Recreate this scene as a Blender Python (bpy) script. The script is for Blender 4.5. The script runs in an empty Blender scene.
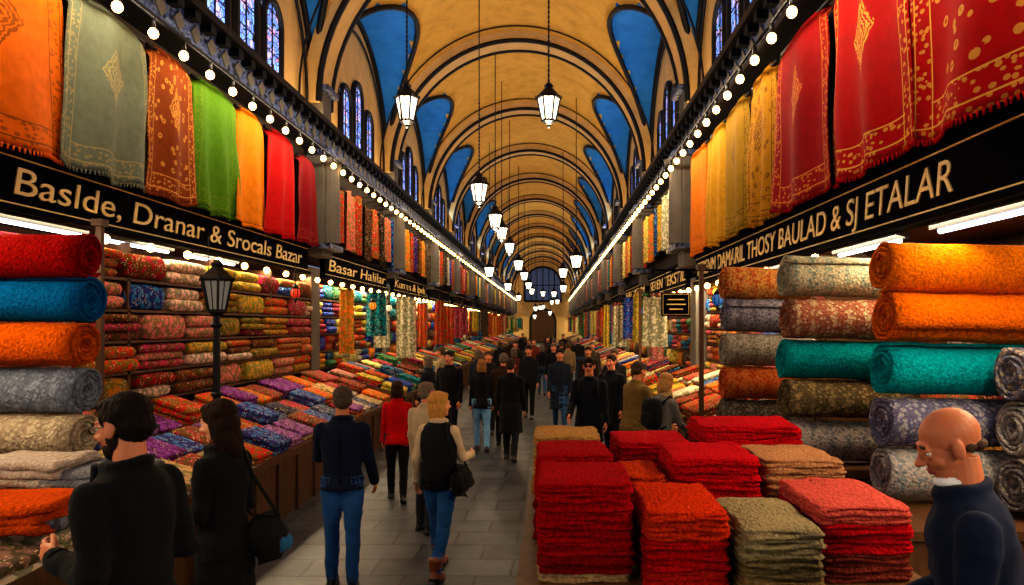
import bpy, math, random
import numpy as np
from mathutils import Vector, Matrix, noise, kdtree
random.seed(11)
R=random.random
def U(a,b): return a+(b-a)*random.random()
sc=bpy.context.scene
COL=sc.collection
# ------------------------------------------------------------------ node helpers
def lin(c):
    return tuple(((v/255)/12.92 if v/255<=0.04045 else ((v/255+0.055)/1.055)**2.4) for v in c[:3])
class NT:
    def __init__(s,name,rough=.8,spec=.3):
        s.m=bpy.data.materials.new(name); s.m.use_nodes=True
        s.t=s.m.node_tree; s.b=s.t.nodes['Principled BSDF']
        s.b.inputs['Roughness'].default_value=rough
        s.b.inputs['Specular IOR Level'].default_value=spec
    def n(s,typ,ins=None,**kw):
        nd=s.t.nodes.new(typ)
        for k,v in kw.items(): setattr(nd,k,v)
        if ins:
            for k,v in ins.items(): s.set(nd.inputs[k],v)
        return nd
    def set(s,sock,v):
        if isinstance(v,bpy.types.NodeSocket): s.t.links.new(v,sock)
        else:
            if isinstance(v,tuple) and len(v)==3 and sock.type=='RGBA': v=(*v,1)
            sock.default_value=v
    def m_(s,op,a,b=0.0,clamp=False):
        nd=s.n('ShaderNodeMath',{0:a,1:b},operation=op); nd.use_clamp=clamp
        return nd.outputs[0]
    def mix(s,f,a,b,bt='MIX'):
        nd=s.n('ShaderNodeMix',data_type='RGBA',blend_type=bt)
        s.set(nd.inputs[0],f); s.set(nd.inputs[6],a); s.set(nd.inputs[7],b)
        return nd.outputs[2]
    def co(s,which='Object',scale=(1,1,1)):
        tc=s.n('ShaderNodeTexCoord')
        mp=s.n('ShaderNodeMapping',{0:tc.outputs[which],3:scale})
        return mp.outputs[0]
    def noise(s,vec,scale=5,detail=3,rough=.5):
        return s.n('ShaderNodeTexNoise',{'Vector':vec,'Scale':scale,'Detail':detail,'Roughness':rough}).outputs[0]
    def vor(s,vec,scale=5,feature='F1'):
        return s.n('ShaderNodeTexVoronoi',{'Vector':vec,'Scale':scale},feature=feature).outputs['Distance']
    def bump(s,h,strength=.4,dist=.01):
        nd=s.n('ShaderNodeBump',{'Height':h,'Strength':strength,'Distance':dist})
        s.set(s.b.inputs['Normal'],nd.outputs[0])
    def col(s,v): s.set(s.b.inputs['Base Color'],v)
_mc={}
def cached(f):
    def g(*a,**k):
        key=(f.__name__,a,tuple(sorted(k.items())))
        if key not in _mc: _mc[key]=f(*a,**k)
        return _mc[key]
    return g
@cached
def plain(name,c,rough=.6,spec=.4,var=.25,scale=6,metal=0,bump=.0):
    t=NT(name,rough,spec); c=lin(c)
    v=t.co(); n=t.noise(v,scale,4)
    t.col(t.mix(n,tuple(x*(1-var) for x in c),tuple(min(1,x*(1+var)) for x in c)))
    t.b.inputs['Metallic'].default_value=metal
    if bump: t.bump(t.noise(v,scale*8,4),bump,.01)
    return t.m
@cached
def knit(name,c,c2=None,scale=45,pat=9,amt=.45):
    t=NT(name,.95,.04); c=lin(c)
    v=t.co(); n=t.noise(v,4,4)
    base=t.mix(n,tuple(x*.8 for x in c),tuple(min(1,x*1.3) for x in c))
    if c2:
        sp=t.n('ShaderNodeSeparateXYZ',{0:v})
        p=t.vor(v,pat*3,'F1'); w=t.m_('SINE',t.m_('MULTIPLY',sp.outputs[0],pat*5))
        f=t.m_('MULTIPLY',t.m_('GREATER_THAN',t.m_('ADD',p,t.m_('MULTIPLY',w,.14)),.42),amt*1.7,True)
        base=t.mix(f,base,lin(c2))
    # rows of knitted loops: elongated cells
    kv=t.co('Object',(1.0,.62,1.0)); k=t.vor(kv,scale,'SMOOTH_F1'); fz=t.noise(v,scale*2.6,2,.6)
    base=t.mix(t.m_('MULTIPLY',k,.85,True),base,t.mix(1.0,base,(.3,.23,.23),'MULTIPLY'))
    base=t.mix(t.m_('MULTIPLY',t.m_('SUBTRACT',fz,.5,True),1.6,True),base,t.mix(1.0,base,(.5,.45,.45),'MULTIPLY'))
    t.col(base)
    t.bump(t.m_('SUBTRACT',t.m_('MULTIPLY',fz,.7),k),1.0,.022)
    return t.m
def textile_mix():
    t=NT('mixed_textiles',.95,.05)
    a=t.n('ShaderNodeAttribute',attribute_name='Col').outputs['Color']
    v=t.co()
    p=t.vor(v,16); q=t.noise(v,9,2)
    hs=t.n('ShaderNodeHueSaturation',{'Hue':.56,'Saturation':.95,'Value':.4,'Color':a}).outputs[0]
    c=t.mix(t.m_('GREATER_THAN',t.m_('ADD',p,t.m_('MULTIPLY',q,.3)),.62),a,hs)
    p2=t.vor(v,38)
    c=t.mix(t.m_('MULTIPLY',t.m_('LESS_THAN',p2,.25),t.m_('GREATER_THAN',q,.5)),c,lin((232,205,160)))
    t.col(c)
    t.bump(t.noise(v,90,3),.8,.012)
    return t.m
TEX=textile_mix()
@cached
def drape_mat(name,c,g,kind=0):
    t=NT(name,.75,.1); c=lin(c); g=lin(g)
    uv=t.n('ShaderNodeTexCoord').outputs['UV']
    s=t.n('ShaderNodeSeparateXYZ',{0:uv}); u,v=s.outputs[0],s.outputs[1]
    a=t.m_('ABSOLUTE',t.m_('SUBTRACT',u,.5)); b=t.m_('ABSOLUTE',t.m_('SUBTRACT',v,.6))
    def band(x,lo,hi): return t.m_('MULTIPLY',t.m_('GREATER_THAN',x,lo),t.m_('LESS_THAN',x,hi))
    vo=t.vor(t.n('ShaderNodeMapping',{0:uv,3:(26,40,1)}).outputs[0],1.0)
    vo2=t.vor(t.n('ShaderNodeMapping',{0:uv,3:(11,16,1)}).outputs[0],1.0)
    fl=t.m_('LESS_THAN',vo,.36)
    bd=t.m_('MAXIMUM',band(a,.37,.378),t.m_('MAXIMUM',band(a,.465,.473),t.m_('MULTIPLY',band(v,.04,.047),t.m_('LESS_THAN',a,.475))))
    bd=t.m_('MAXIMUM',bd,t.m_('MULTIPLY',band(v,.13,.136),t.m_('LESS_THAN',a,.38)))
    zone=t.m_('MAXIMUM',t.m_('GREATER_THAN',a,.38),t.m_('LESS_THAN',v,.13))
    mask=t.m_('MAXIMUM',bd,t.m_('MULTIPLY',zone,t.m_('MULTIPLY',fl,.7)))
    d=t.m_('ADD',t.m_('MULTIPLY',a,1.7),t.m_('MULTIPLY',b,1.5))
    rings=t.m_('GREATER_THAN',t.m_('SINE',t.m_('ADD',t.m_('MULTIPLY',d,95),t.m_('MULTIPLY',vo,7))),-.2)
    med=t.m_('MULTIPLY',t.m_('LESS_THAN',t.m_('ADD',d,t.m_('MULTIPLY',vo2,.06)),.3),t.m_('MULTIPLY',rings,.85))
    if kind!=2: mask=t.m_('MAXIMUM',mask,med)
    if kind==2: mask=t.m_('MULTIPLY',mask,.35)
    if kind==1:
        inner=t.m_('MULTIPLY',t.m_('LESS_THAN',a,.36),t.m_('GREATER_THAN',v,.16))
        mask=t.m_('MAXIMUM',mask,t.m_('MULTIPLY',inner,t.m_('MULTIPLY',band(vo2,.12,.3),t.m_('MULTIPLY',t.m_('GREATER_THAN',vo,.25),.75))))
    n=t.noise(t.co('UV',(6,6,1)),3,4)
    base=t.mix(n,tuple(x*.66 for x in c),tuple(min(1,x*1.2) for x in c))
    t.col(t.mix(mask,base,g))
    t.bump(t.m_('ADD',t.noise(t.co('UV',(90,90,1)),3,2),t.m_('MULTIPLY',mask,.8)),.35,.008)
    return t.m
def emis(name,c,st,nosample=False):
    t=NT(name,.5); t.col(lin(c)); t.b.inputs['Emission Color'].default_value=(*lin(c),1)
    t.b.inputs['Emission Strength'].default_value=st
    if nosample:
        try: t.m.cycles.emission_sampling='NONE'
        except Exception: pass
    return t.m
# ------------------------------------------------------------------ mesh builder
def slab_pts(sx,sy,r,npe):
    pts=[]
    for q,(ax,ay) in enumerate(((1,1),(-1,1),(-1,-1),(1,-1))):
        for k in range(3):
            a=math.pi/2*(q+k/2)
            pts.append((ax*(sx-r)+r*math.cos(a),ay*(sy-r)+r*math.sin(a)))
        nx,ny=((-1,1),(-1,-1),(1,-1),(1,1))[q]
        p0=pts[-1]; a=math.pi/2*(q+1)
        p1=(nx*(sx-r)+r*math.cos(a),ny*(sy-r)+r*math.sin(a))
        for k in range(1,npe+1):
            f=k/(npe+1); pts.append((p0[0]*(1-f)+p1[0]*f,p0[1]*(1-f)+p1[1]*f))
    return pts
_tpl={}
def slab_tpl(npe,var):
    if (npe,var) in _tpl: return _tpl[(npe,var)]
    pts=slab_pts(1,1,.16,npe); n=len(pts); vs=[]; rg=((-1,.14),(-.75,.04),(0,0),(.75,.04),(1,.14)) if npe else ((-1,.1),(-.4,0),(.5,0),(1,.1))
    for zz,ins in rg:
        for x,y in pts:
            w=1+.05*noise.noise(Vector((x*2.3+var*9,y*2.3,zz*.8)))
            vs.append((x*(1-ins)*w,y*(1-ins)*w,zz*(1+.25*noise.noise(Vector((x*2+var*5,y*2,7))))))
    fs=[]
    for i in range(len(rg)-1):
        for j in range(n): k=(j+1)%n; fs.append((i*n+j,i*n+k,(i+1)*n+k,(i+1)*n+j))
    L=len(rg)-1; vs.append((0,0,-1)); vs.append((0,0,1.1))
    for j in range(n):
        k=(j+1)%n; fs.append((k,j,len(vs)-2)); fs.append((L*n+j,L*n+k,len(vs)-1))
    _tpl[(npe,var)]=(np.array(vs),fs); return _tpl[(npe,var)]
class MB:
    def __init__(s): s.V=[];s.F=[];s.M=[];s.C=[];s.UV=None
    def add(s,vs,fs,mat=0,col=(1,1,1),T=None,uv=None):
        o=len(s.V)
        if T is not None: vs=[T@Vector(v) for v in vs]
        s.V.extend([tuple(v) for v in vs])
        if uv: s.UV=uv
        s.F.extend([tuple([i+o for i in f]) for f in fs])
        s.M.extend([mat]*len(fs)); s.C.extend([col]*len(fs))
    def pad(s,c,sx,sy,h,M=None,mat=0,col=(1,1,1),npe=2):
        tv,tf=slab_tpl(npe,random.randrange(6)); v=tv*np.array((sx,sy,h))
        if M is not None: v=v@np.array(M).T
        v=v+np.array(tuple(c)); o=len(s.V); s.V.extend(map(tuple,v.tolist()))
        s.F.extend([tuple([i+o for i in f]) for f in tf]); s.M.extend([mat]*len(tf)); s.C.extend([col]*len(tf))
    def box(s,c,d,mat=0,col=(1,1,1),T=None,rz=0,M=None):
        x,y,z=d[0]/2,d[1]/2,d[2]/2
        vs=[Vector((i*x,j*y,k*z)) for i in(-1,1) for j in(-1,1) for k in(-1,1)]
        if M is None: M=Matrix.Rotation(rz,3,'Z')
        vs=[M@v+Vector(c) for v in vs]
        s.add(vs,[(0,1,3,2),(4,6,7,5),(0,4,5,1),(2,3,7,6),(0,2,6,4),(1,5,7,3)],mat,col,T)
    def rings(s,rs,mat=0,col=(1,1,1),T=None,cap=True,closed=True):
        n=len(rs[0]); vs=[p for r in rs for p in r]; fs=[]
        for i in range(len(rs)-1):
            for j in range(n if closed else n-1):
                k=(j+1)%n; fs.append((i*n+j,i*n+k,(i+1)*n+k,(i+1)*n+j))
        if cap and closed:
            for i,rev in((0,1),(len(rs)-1,0)):
                c=sum((Vector(p) for p in rs[i]),Vector())/n
                ci=len(vs); vs=vs+[c]
                for j in range(n):
                    a,b=i*n+j,i*n+(j+1)%n
                    fs.append((b,a,ci) if rev else (a,b,ci))
        s.add(vs,fs,mat,col,T)
    def ell(s,c,r,mat=0,col=(1,1,1),T=None,n=16,M=None,e=1.0):
        c=Vector(c); rs=[]; m=max(4,n//2+1)
        def sg(x): return math.copysign(abs(x)**e,x)
        for i in range(m+1):
            t=-math.pi/2+math.pi*(i+.0)/m
            if i==0: t+=.02
            if i==m: t-=.02
            ring=[]
            for j in range(n):
                p=2*math.pi*j/n
                v=Vector((r[0]*sg(math.cos(t))*sg(math.cos(p)),r[1]*sg(math.cos(t))*sg(math.sin(p)),r[2]*sg(math.sin(t))))
                if M is not None: v=M@v
                ring.append(v+c)
            rs.append(ring)
        s.rings(rs,mat,col,T)
    def tube(s,pts,rad,mat=0,col=(1,1,1),T=None,n=10,sub=1,balls=False):
        P=[Vector(p) for p in pts]
        if not hasattr(rad,'__len__'): rad=[rad]*len(P)
        if balls:
            for p,r in zip(P,rad): s.ell(p,(r,r,r),mat,col,T,n)
        if sub>1:
            Q=[];q=[]
            for i in range(len(P)-1):
                for k in range(sub):
                    f=k/sub; Q.append(P[i].lerp(P[i+1],f)); q.append(rad[i]*(1-f)+rad[i+1]*f)
            Q.append(P[-1]);q.append(rad[-1]); P,rad=Q,q
        rs=[]; up=None
        for i,p in enumerate(P):
            d=(P[min(i+1,len(P)-1)]-P[max(i-1,0)]).normalized()
            if up is None:
                up=Vector((0,0,1)) if abs(d.z)<.9 else Vector((1,0,0))
            x=d.cross(up).normalized(); up=x.cross(d).normalized()
            rs.append([p+(x*math.cos(2*math.pi*j/n)+up*math.sin(2*math.pi*j/n))*rad[i] for j in range(n)])
        s.rings(rs,mat,col,T)
    def slab(s,c,sx,sy,h,M=None,mat=0,col=(1,1,1),r=None,amp=.003,npe=1):
        if r is None: r=min(sx,sy)*.2
        pts=slab_pts(sx,sy,r,npe)
        rs=[]; sd=R()*50; c=Vector(c)
        for zz,ins in((-1,.9),(-.8,.3),(-.3,.0),(.3,0),(.8,.3),(1,.9)):
            ring=[]
            for x,y in pts:
                fx=(sx-ins*h)/sx; fy=(sy-ins*h)/sy
                w=1+amp/min(sx,sy)*noise.noise(Vector((x*9+sd,y*9,zz*.8)))*2
                v=Vector((x*fx*w,y*fy*w,zz*h+amp*1.5*noise.noise(Vector((x*7+sd,y*7,3.1)))))
                if M is not None: v=M@v
                ring.append(v+c)
            rs.append(ring)
        s.rings(rs,mat,col)
    def mesh(s,name,mats,smooth=True):
        me=bpy.data.meshes.new(name); me.from_pydata(s.V,[],s.F)
        for m in mats: me.materials.append(m)
        me.polygons.foreach_set('material_index',s.M)
        if smooth: me.polygons.foreach_set('use_smooth',np.ones(len(s.F),dtype=bool))
        if TEX in mats:
            cnt=np.array([len(f) for f in s.F]); c=np.ones((len(s.F),4)); c[:,:3]=np.array(s.C)
            at=me.color_attributes.new('Col','FLOAT_COLOR','CORNER'); at.data.foreach_set('color',np.repeat(c,cnt,axis=0).ravel())
        if s.UV:
            uvl=me.uv_layers.new(name='UVMap'); uu=[]
            L=len(s.UV)
            for f in s.F:
                for i in f: uu.extend(s.UV[i] if i<L else (.5,.02))
            uvl.data.foreach_set('uv',uu)
        me.update(); return me
    def obj(s,name,mats,smooth=True,parent=None,loc=None):
        ob=bpy.data.objects.new(name,s.mesh(name,mats,smooth)); COL.objects.link(ob)
        if parent: ob.parent=parent
        if loc: ob.location=loc
        return ob
def empty(name,loc=(0,0,0),rz=0,scale=1):
    e=bpy.data.objects.new(name,None); COL.objects.link(e); e.location=loc; e.rotation_euler=(0,0,rz); e.scale=(scale,)*3
    e.empty_display_size=.2; return e

# ------------------------------------------------------------------ layout constants
XL,XR=-4.7,2.9; XC=(XL+XR)/2; HW=(XR-XL)/2
BAY=6.2; Y0=-4.8; NB=15; YE=Y0+BAY*NB
SPR=6.5; RN=3.95; RC=3.1
SL,SR=3.44,3.24
CORN=5.9
cam=bpy.data.cameras.new('camera'); co=bpy.data.objects.new('camera',cam); COL.objects.link(co)
co.location=(0,0,2.2); co.rotation_euler=(math.pi/2,0,0)
cam.lens=700/1024*36; cam.sensor_width=36; cam.shift_x=-(550-512)/1024; cam.shift_y=32.5/1024
cam.clip_end=300; sc.camera=co
w=bpy.data.worlds.new('world'); sc.world=w; w.use_nodes=True
w.node_tree.nodes['Background'].inputs[0].default_value=(.4,.55,.8,1); w.node_tree.nodes['Background'].inputs[1].default_value=.5
sc.view_settings.view_transform='Standard'
try: sc.view_settings.look='Medium High Contrast'
except Exception as ex: print('look failed',ex)
sc.view_settings.exposure=-0.22
# ------------------------------------------------------------------ materials (architecture)
t=NT('flagstone_paving',.5,.4)
v=t.co(); dv=t.n('ShaderNodeVectorMath',{0:v,1:t.n('ShaderNodeVectorMath',{0:t.n('ShaderNodeTexNoise',{'Vector':v,'Scale':1.5}).outputs[1],'Scale':.06},operation='SCALE').outputs[0]},operation='ADD').outputs[0]
br=t.n('ShaderNodeTexBrick',{'Vector':dv,'Color1':(.024,.030,.042,1),'Color2':(.058,.066,.082,1),'Mortar':(.006,.007,.009,1),'Scale':1.0,'Mortar Size':.014,'Brick Width':.62,'Row Height':.44})
n=t.noise(v,2.2,6,.65); t.col(t.mix(1.0,br.outputs[0],t.mix(n,(.35,.37,.42),(1.65,1.6,1.5)),'MULTIPLY'))
t.set(t.b.inputs['Roughness'],t.m_('ADD',t.m_('MULTIPLY',n,.5),.2))
t.bump(t.m_('ADD',t.m_('MULTIPLY',br.outputs[1],-1.0),t.m_('MULTIPLY',n,.6)),.6,.012); M_FLOOR=t.m
def plaster(name,c1,c2,st=.3):
    t=NT(name,.8,.15); v=t.co(); n=t.noise(v,.9,6,.62)
    c=t.mix(n,lin(c1),lin(c2)); c=t.mix(t.m_('MULTIPLY',t.m_('SUBTRACT',t.noise(v,2.5,7,.7),.45,True),st*4,True),c,t.mix(1.0,c,(.3,.25,.2),'MULTIPLY'))
    t.col(c); t.bump(t.noise(v,14,5),.25,.02); return t.m
M_YEL=plaster('ochre_vault_plaster',(206,152,52),(238,192,96))
M_BLUE=plaster('blue_vault_plaster',(16,92,180),(64,152,220))
M_CREAM=plaster('cream_wall_plaster',(204,164,96),(232,198,136))
M_DARK=plaster('dark_upper_wall',(34,27,22),(54,44,36))
M_STONE=plaster('grey_pier_stone',(78,76,74),(126,120,110))
M_IRON=plain('black_iron',(12,13,17),.5,.3)
t=NT('carved_dark_frieze',.5,.4); v=t.co(); k=t.vor(v,9); k2=t.vor(v,22,'SMOOTH_F1')
t.col(t.mix(t.m_('GREATER_THAN',k,.38),lin((22,30,52)),lin((76,90,130)))); t.bump(t.m_('ADD',k,k2),.9,.04); M_FRIEZE=t.m
t=NT('dark_oak',.55,.3); v=t.co('Object',(1,1,.25)); n=t.noise(v,14,5,.6)
t.col(t.mix(n,lin((46,28,16)),lin((112,74,42)))); t.bump(n,.3,.01); M_WOOD=t.m
M_BLACK=plain('black_lacquer',(3,3,4),.9,.04)
M_GOLD=plain('gold_leaf',(240,204,120),.45,.4,.2,9,.1)
M_BULB=emis('warm_bulb_glow',(255,196,110),15,True)
M_TUBE=emis('fluorescent_glow',(225,238,255),9,True)
M_GLOW=emis('lantern_glass_glow',(255,232,200),5)
M_ENDGLOW=emis('far_end_glow',(70,90,130),.25,True)  # added bluish glow for an invented window, brightens the far end
t=NT('stained_glass',.2,.5); v=t.co(); vo=t.n('ShaderNodeTexVoronoi',{'Vector':v,'Scale':9.0})
cr=t.n('ShaderNodeValToRGB',{0:vo.outputs['Color']}); el=cr.color_ramp
el.elements[0].color=(.05,.12,.9,1); el.elements[1].color=(.8,.15,.2,1)
for p,c in((.35,(.25,.5,1,1)),(.55,(.1,.25,1,1)),(.75,(.6,.5,1,1))):
    e=el.elements.new(p); e.color=c
lead=t.m_('GREATER_THAN',t.n('ShaderNodeTexVoronoi',{'Vector':v,'Scale':9.0},feature='DISTANCE_TO_EDGE').outputs[0],.05)
c=t.mix(lead,(.01,.01,.01),cr.outputs[0]); t.col(c); t.set(t.b.inputs['Emission Color'],c); t.b.inputs['Emission Strength'].default_value=1.3
t.m.cycles.emission_sampling='NONE'; M_GLASS=t.m

# ------------------------------------------------------------------ room shell
b=MB(); b.box((XC,(Y0+YE)/2,-.1),(14,YE-Y0+2,.2)); b.obj('floor',[M_FLOOR],False)
def hn(u): return SPR+RN*max(0,1-abs(u)**2.0)**.5
def hc(tt): return SPR+RC*max(0,1-tt*tt)**.5
b=MB(); nx,ny=64,20
us=[math.sin(-math.pi/2+math.pi*i/nx) for i in range(nx+1)]
ys=[]
for k in range(NB):
    for j in range(ny): ys.append((Y0+BAY*(k+.5)+BAY/2*math.sin(-math.pi/2+math.pi*j/ny),math.sin(-math.pi/2+math.pi*j/ny)))
ys.append((YE,1))
vs=[(XC+HW*u,y,max(hn(u),hc(tt))) for (y,tt) in ys for u in us]
fy=[];fb=[]
for j in range(len(ys)-1):
    tm=(ys[j][1]+ys[j+1][1])/2 if abs(ys[j][1]-ys[j+1][1])<1.5 else 1
    for i in range(nx):
        um=(us[i]+us[i+1])/2; a=j*(nx+1)+i; f=(a,a+nx+1,a+nx+2,a+1)
        (fb if hc(tm)>hn(um)+.01 else fy).append(f)
b.add(vs,fy,0); b.F.extend(fb); b.M.extend([1]*len(fb)); b.C.extend([(1,1,1)]*len(fb))
b.obj('ceiling',[M_YEL,M_BLUE],True)
b=MB()
for k in range(NB+1):
    y=Y0+BAY*k; rs=[]
    for i in range(41):
        a=math.pi*i/40; u=-math.cos(a); z=hn(u); nrm=Vector((-u/ HW*4.0,0,-math.sin(a))).normalized()
        p=Vector((XC+HW*u,y,z)); w_=.36; t_=.26
        rs.append([p+Vector((0,-w_,0))-nrm*.05,p+Vector((0,w_,0))-nrm*.05,p+Vector((0,w_,0))+nrm*t_,p+Vector((0,-w_,0))+nrm*t_])
    b.rings(rs,0)
    for sgn in(-1,1):
        b.tube([(r[2]+r[3])/2+Vector((0,sgn*.36,0)) for r in rs],.06,1,n=6)
        b.tube([(r[0]+r[1])/2+Vector((0,sgn*.8,0))+((r[2]-r[1]).normalized()*.09) for r in rs],.022,1,n=5)
b.obj('trim_vault_rib',[M_CREAM,M_IRON],False)
b=MB()
for k in range(NB):
    yc=Y0+BAY*(k+.5)
    for sd in(-1,1):
        pts=[];pl=[];pm=[]
        for i in range(33):
            tt=math.sin(-math.pi/2+math.pi*i/32)
            h=hc(tt); lo,hi=0.0,1.0
            for _ in range(24):
                m=(lo+hi)/2
                if hn(m)>h: lo=m
                else: hi=m
            pts.append((XC+sd*HW*lo*.995,yc+BAY/2*tt,h-.03)); pl.append((XC+sd*(HW-.03),yc+BAY/2*tt,h-.02))
            pm.append((XC+sd*(HW-.06),yc+BAY/2*.86*tt,SPR+(h-SPR)*.86))
        b.tube(pts,.065,0,n=6); b.tube(pl,.08,0,n=6); b.tube(pm,.03,0,n=6)
b.obj('trim_groin_moulding',[M_IRON],True)
for sd,X,nm,SH in((-1,XL,'left',SL),(1,XR,'right',SR)):
    b=MB()
    b.box((X+sd*.15,(Y0+YE)/2,(CORN+10.3)/2),(.3,YE-Y0,10.3-CORN),0)
    b.box((X+sd*.15,(Y0+YE)/2,(SH+CORN)/2),(.3,YE-Y0,CORN-SH),1)
    b.box((X+sd*1.9,(Y0+YE)/2,1.8),(.15,YE-Y0,3.6),2)
    b.box((X+sd*1.05,(Y0+YE)/2,SH-.1),(1.5,YE-Y0,.08),2)
    b.obj('wall_'+nm,[M_CREAM,M_DARK,M_WOOD],False)
    b=MB()
    b.box((X-sd*.12,(Y0+YE)/2,CORN-.05),(.24,YE-Y0,.42),0)
    b.box((X-sd*.22,(Y0+YE)/2,CORN+.2),(.44,YE-Y0,.1),1); b.box((X-sd*.17,(Y0+YE)/2,CORN-.3),(.34,YE-Y0,.07),1)
    y=Y0+.2
    while y<50:
        b.box((X-sd*.3,y,CORN+.1),(.16,.14,.12),1)
        b.box((X-sd*.245,y+.2,CORN-.05),(.03,.17,.17),2,M=Matrix.Rotation(math.pi/4,3,'X')); y+=.4
    b.obj('trim_cornice_'+nm,[M_FRIEZE,M_IRON,M_STONE],False)
    b=MB()
    for k in range(NB+1):
        y=Y0+BAY*k; x=X-sd*.16
        if k!=2:
            b.box((x,y,(SH+.1+5.55)/2),(.32,.6,5.55-SH-.1),0)
            b.box((X+sd*.1,y,SH/2-.05),(.36,.5,SH-.12),0)
            b.tube([(x-sd*.2,y,3.8),(x-sd*.2,y,4.6),(x-sd*.2,y,5.4)],[.2,.2,.17],0,n=14)
            b.tube([(x-sd*.2,y,5.22),(x-sd*.2,y,5.45)],[.18,.3],0,n=14)
            for zz,ww in((5.52,.14),(3.72,.12)): b.box((x-sd*ww,y,zz),(.32+ww,.6+ww*2,.1),1)
        b.box((x,y,CORN+.55),(.3,.5,.6),0)
        b.box((x-sd*.06,y,CORN+.88),(.44,.7,.1),1)
    b.obj('pier_colonnade_'+nm,[M_STONE,M_FRIEZE],False)
b=MB(); b.box((XC,YE+.1,5.2),(14,.2,12),0)
for (zb,zs,rr,mt) in((5.2,7.2,2.3,3),(0.0,2.6,1.6,2)):  # upper arch: made-up glowing pane that lifts the end wall
    lp=[Vector((XC-rr,YE-.03,zb))]+[Vector((XC-rr*math.cos(math.pi*i/16),YE-.03,zs+rr*math.sin(math.pi*i/16))) for i in range(17)]+[Vector((XC+rr,YE-.03,zb))]
    c=Vector((XC,YE-.03,(zb+zs)/2)); n_=len(lp)
    b.add([c]+lp,[(0,(i+1)%n_+1,i+1) for i in range(n_)],mt)
    b.tube(lp+[lp[0]],.15,1,n=6)
    if mt==3:
        for i in range(-2,3): b.tube([(XC+i*.75,YE-.06,zb),(XC+i*.75,YE-.06,zs+math.sqrt(max(0,rr*rr-(i*.75)**2)))],.06,1,n=5)
        b.tube([(XC-rr,YE-.06,zs),(XC+rr,YE-.06,zs)],.06,1,n=5)
b.obj('wall_back',[M_CREAM,M_IRON,M_WOOD,M_ENDGLOW],False)
b=MB()
for q,(yo,ht) in enumerate(((-1.0,1.2),(0,1.6),(1.0,1.2))):
    pts=[]; w_=.36; z0=.0
    for i in range(13):
        a=math.pi*i/12; pts.append(Vector((0,yo-w_*math.cos(a),z0+ht-.36+.38*math.sin(a))))
    loop=[Vector((0,yo-w_,z0))]+pts+[Vector((0,yo+w_,z0))]
    b.tube(loop+[loop[0]],.07,0,n=6)
    c=Vector((0,yo,z0+ht*.45)); n_=len(loop)
    b.add([c]+loop,[(0,i+1,(i+1)%n_+1) for i in range(n_)],1)
    b.tube([(0,yo,z0),(0,yo,z0+ht)],.02,0,n=5)
    for zz in(.35,.7,1.05,1.4):
        if zz<ht: b.tube([(0,yo-w_,zz),(0,yo+w_,zz)],.015,0,n=5)
b.box((0,0,-.05),(.08,2.9,.08),0)
wm=b.mesh('arched_window',[M_IRON,M_GLASS],False)
wi=1
for k in range(NB):
    for X in(XL+.05,XR-.05):
        ob=bpy.data.objects.new('window_%d'%wi,wm); COL.objects.link(ob); ob.location=(X,Y0+BAY*(k+.5),CORN+.5); wi+=1

# ------------------------------------------------------------------ signs
def sign(sd,y0,y1,text,z,X,ta=None,tb=None):
    e=empty('shop_sign_board',(X,(y0+y1)/2,z)); L=y1-y0
    b=MB(); b.box((0,0,0),(.1,L-.04,.46),0)
    for zz in(-.2,.2): b.box((-sd*.055,0,zz),(.012,L-.1,.012),1)
    for zz in(-.25,.25): b.box((-sd*.02,0,zz),(.16,L,.05),2)
    b.obj('board',[M_BLACK,M_GOLD,M_BLACK],False,e)
    if text:
        if ta is None: ta,tb=y0+.2,y1-.2
        cu=bpy.data.curves.new('lettering','FONT'); cu.body=text; cu.size=.3; cu.extrude=.006; cu.shear=.12; cu.align_x='CENTER'; cu.align_y='CENTER'
        cu.materials.append(M_GOLD); o=bpy.data.objects.new('lettering',cu); COL.objects.link(o)
        bpy.context.view_layer.update(); wd=max(o.dimensions.x,.1); s=(tb-ta)/wd
        o.parent=e; o.scale=(s,min(1.15,max(s,.95)),1)
        if sd<0: Mx=Matrix(((0,0,1),(1,0,0),(0,1,0)))
        else: Mx=Matrix(((0,0,-1),(-1,0,0),(0,1,0)))
        o.rotation_euler=Mx.to_euler(); o.location=(-sd*.055,(ta+tb)/2-(y0+y1)/2,-.01)
sign(-1,5.75,13.3,'Baslde, Dranar & Srocals Bazar',SL,XL+.06,5.95,12.9)
sign(-1,14.25,19.65,'Basar Halilar',SL,XL+.06); sign(-1,20.45,25.85,'Kumas & Ipek',SL,XL+.06)
sign(-1,-1,5.7,'',SL,XL+.06)
sign(1,-3,13.4,'BEBENM DAMARIL THOSY BAULAD & SJ ETALAR',SR,XR-.06,4.85,13.2)
sign(1,14.25,19.65,'SEREN TEKSTIL',SR,XR-.06); sign(1,20.45,25.85,'HALI KILIM',SR,XR-.06)
for k in range(5,14):
    y=Y0+BAY*k
    sign(-1,y+.4,y+BAY-.4,'',SL,XL+.06); sign(1,y+.4,y+BAY-.4,'',SR,XR-.06)
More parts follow.
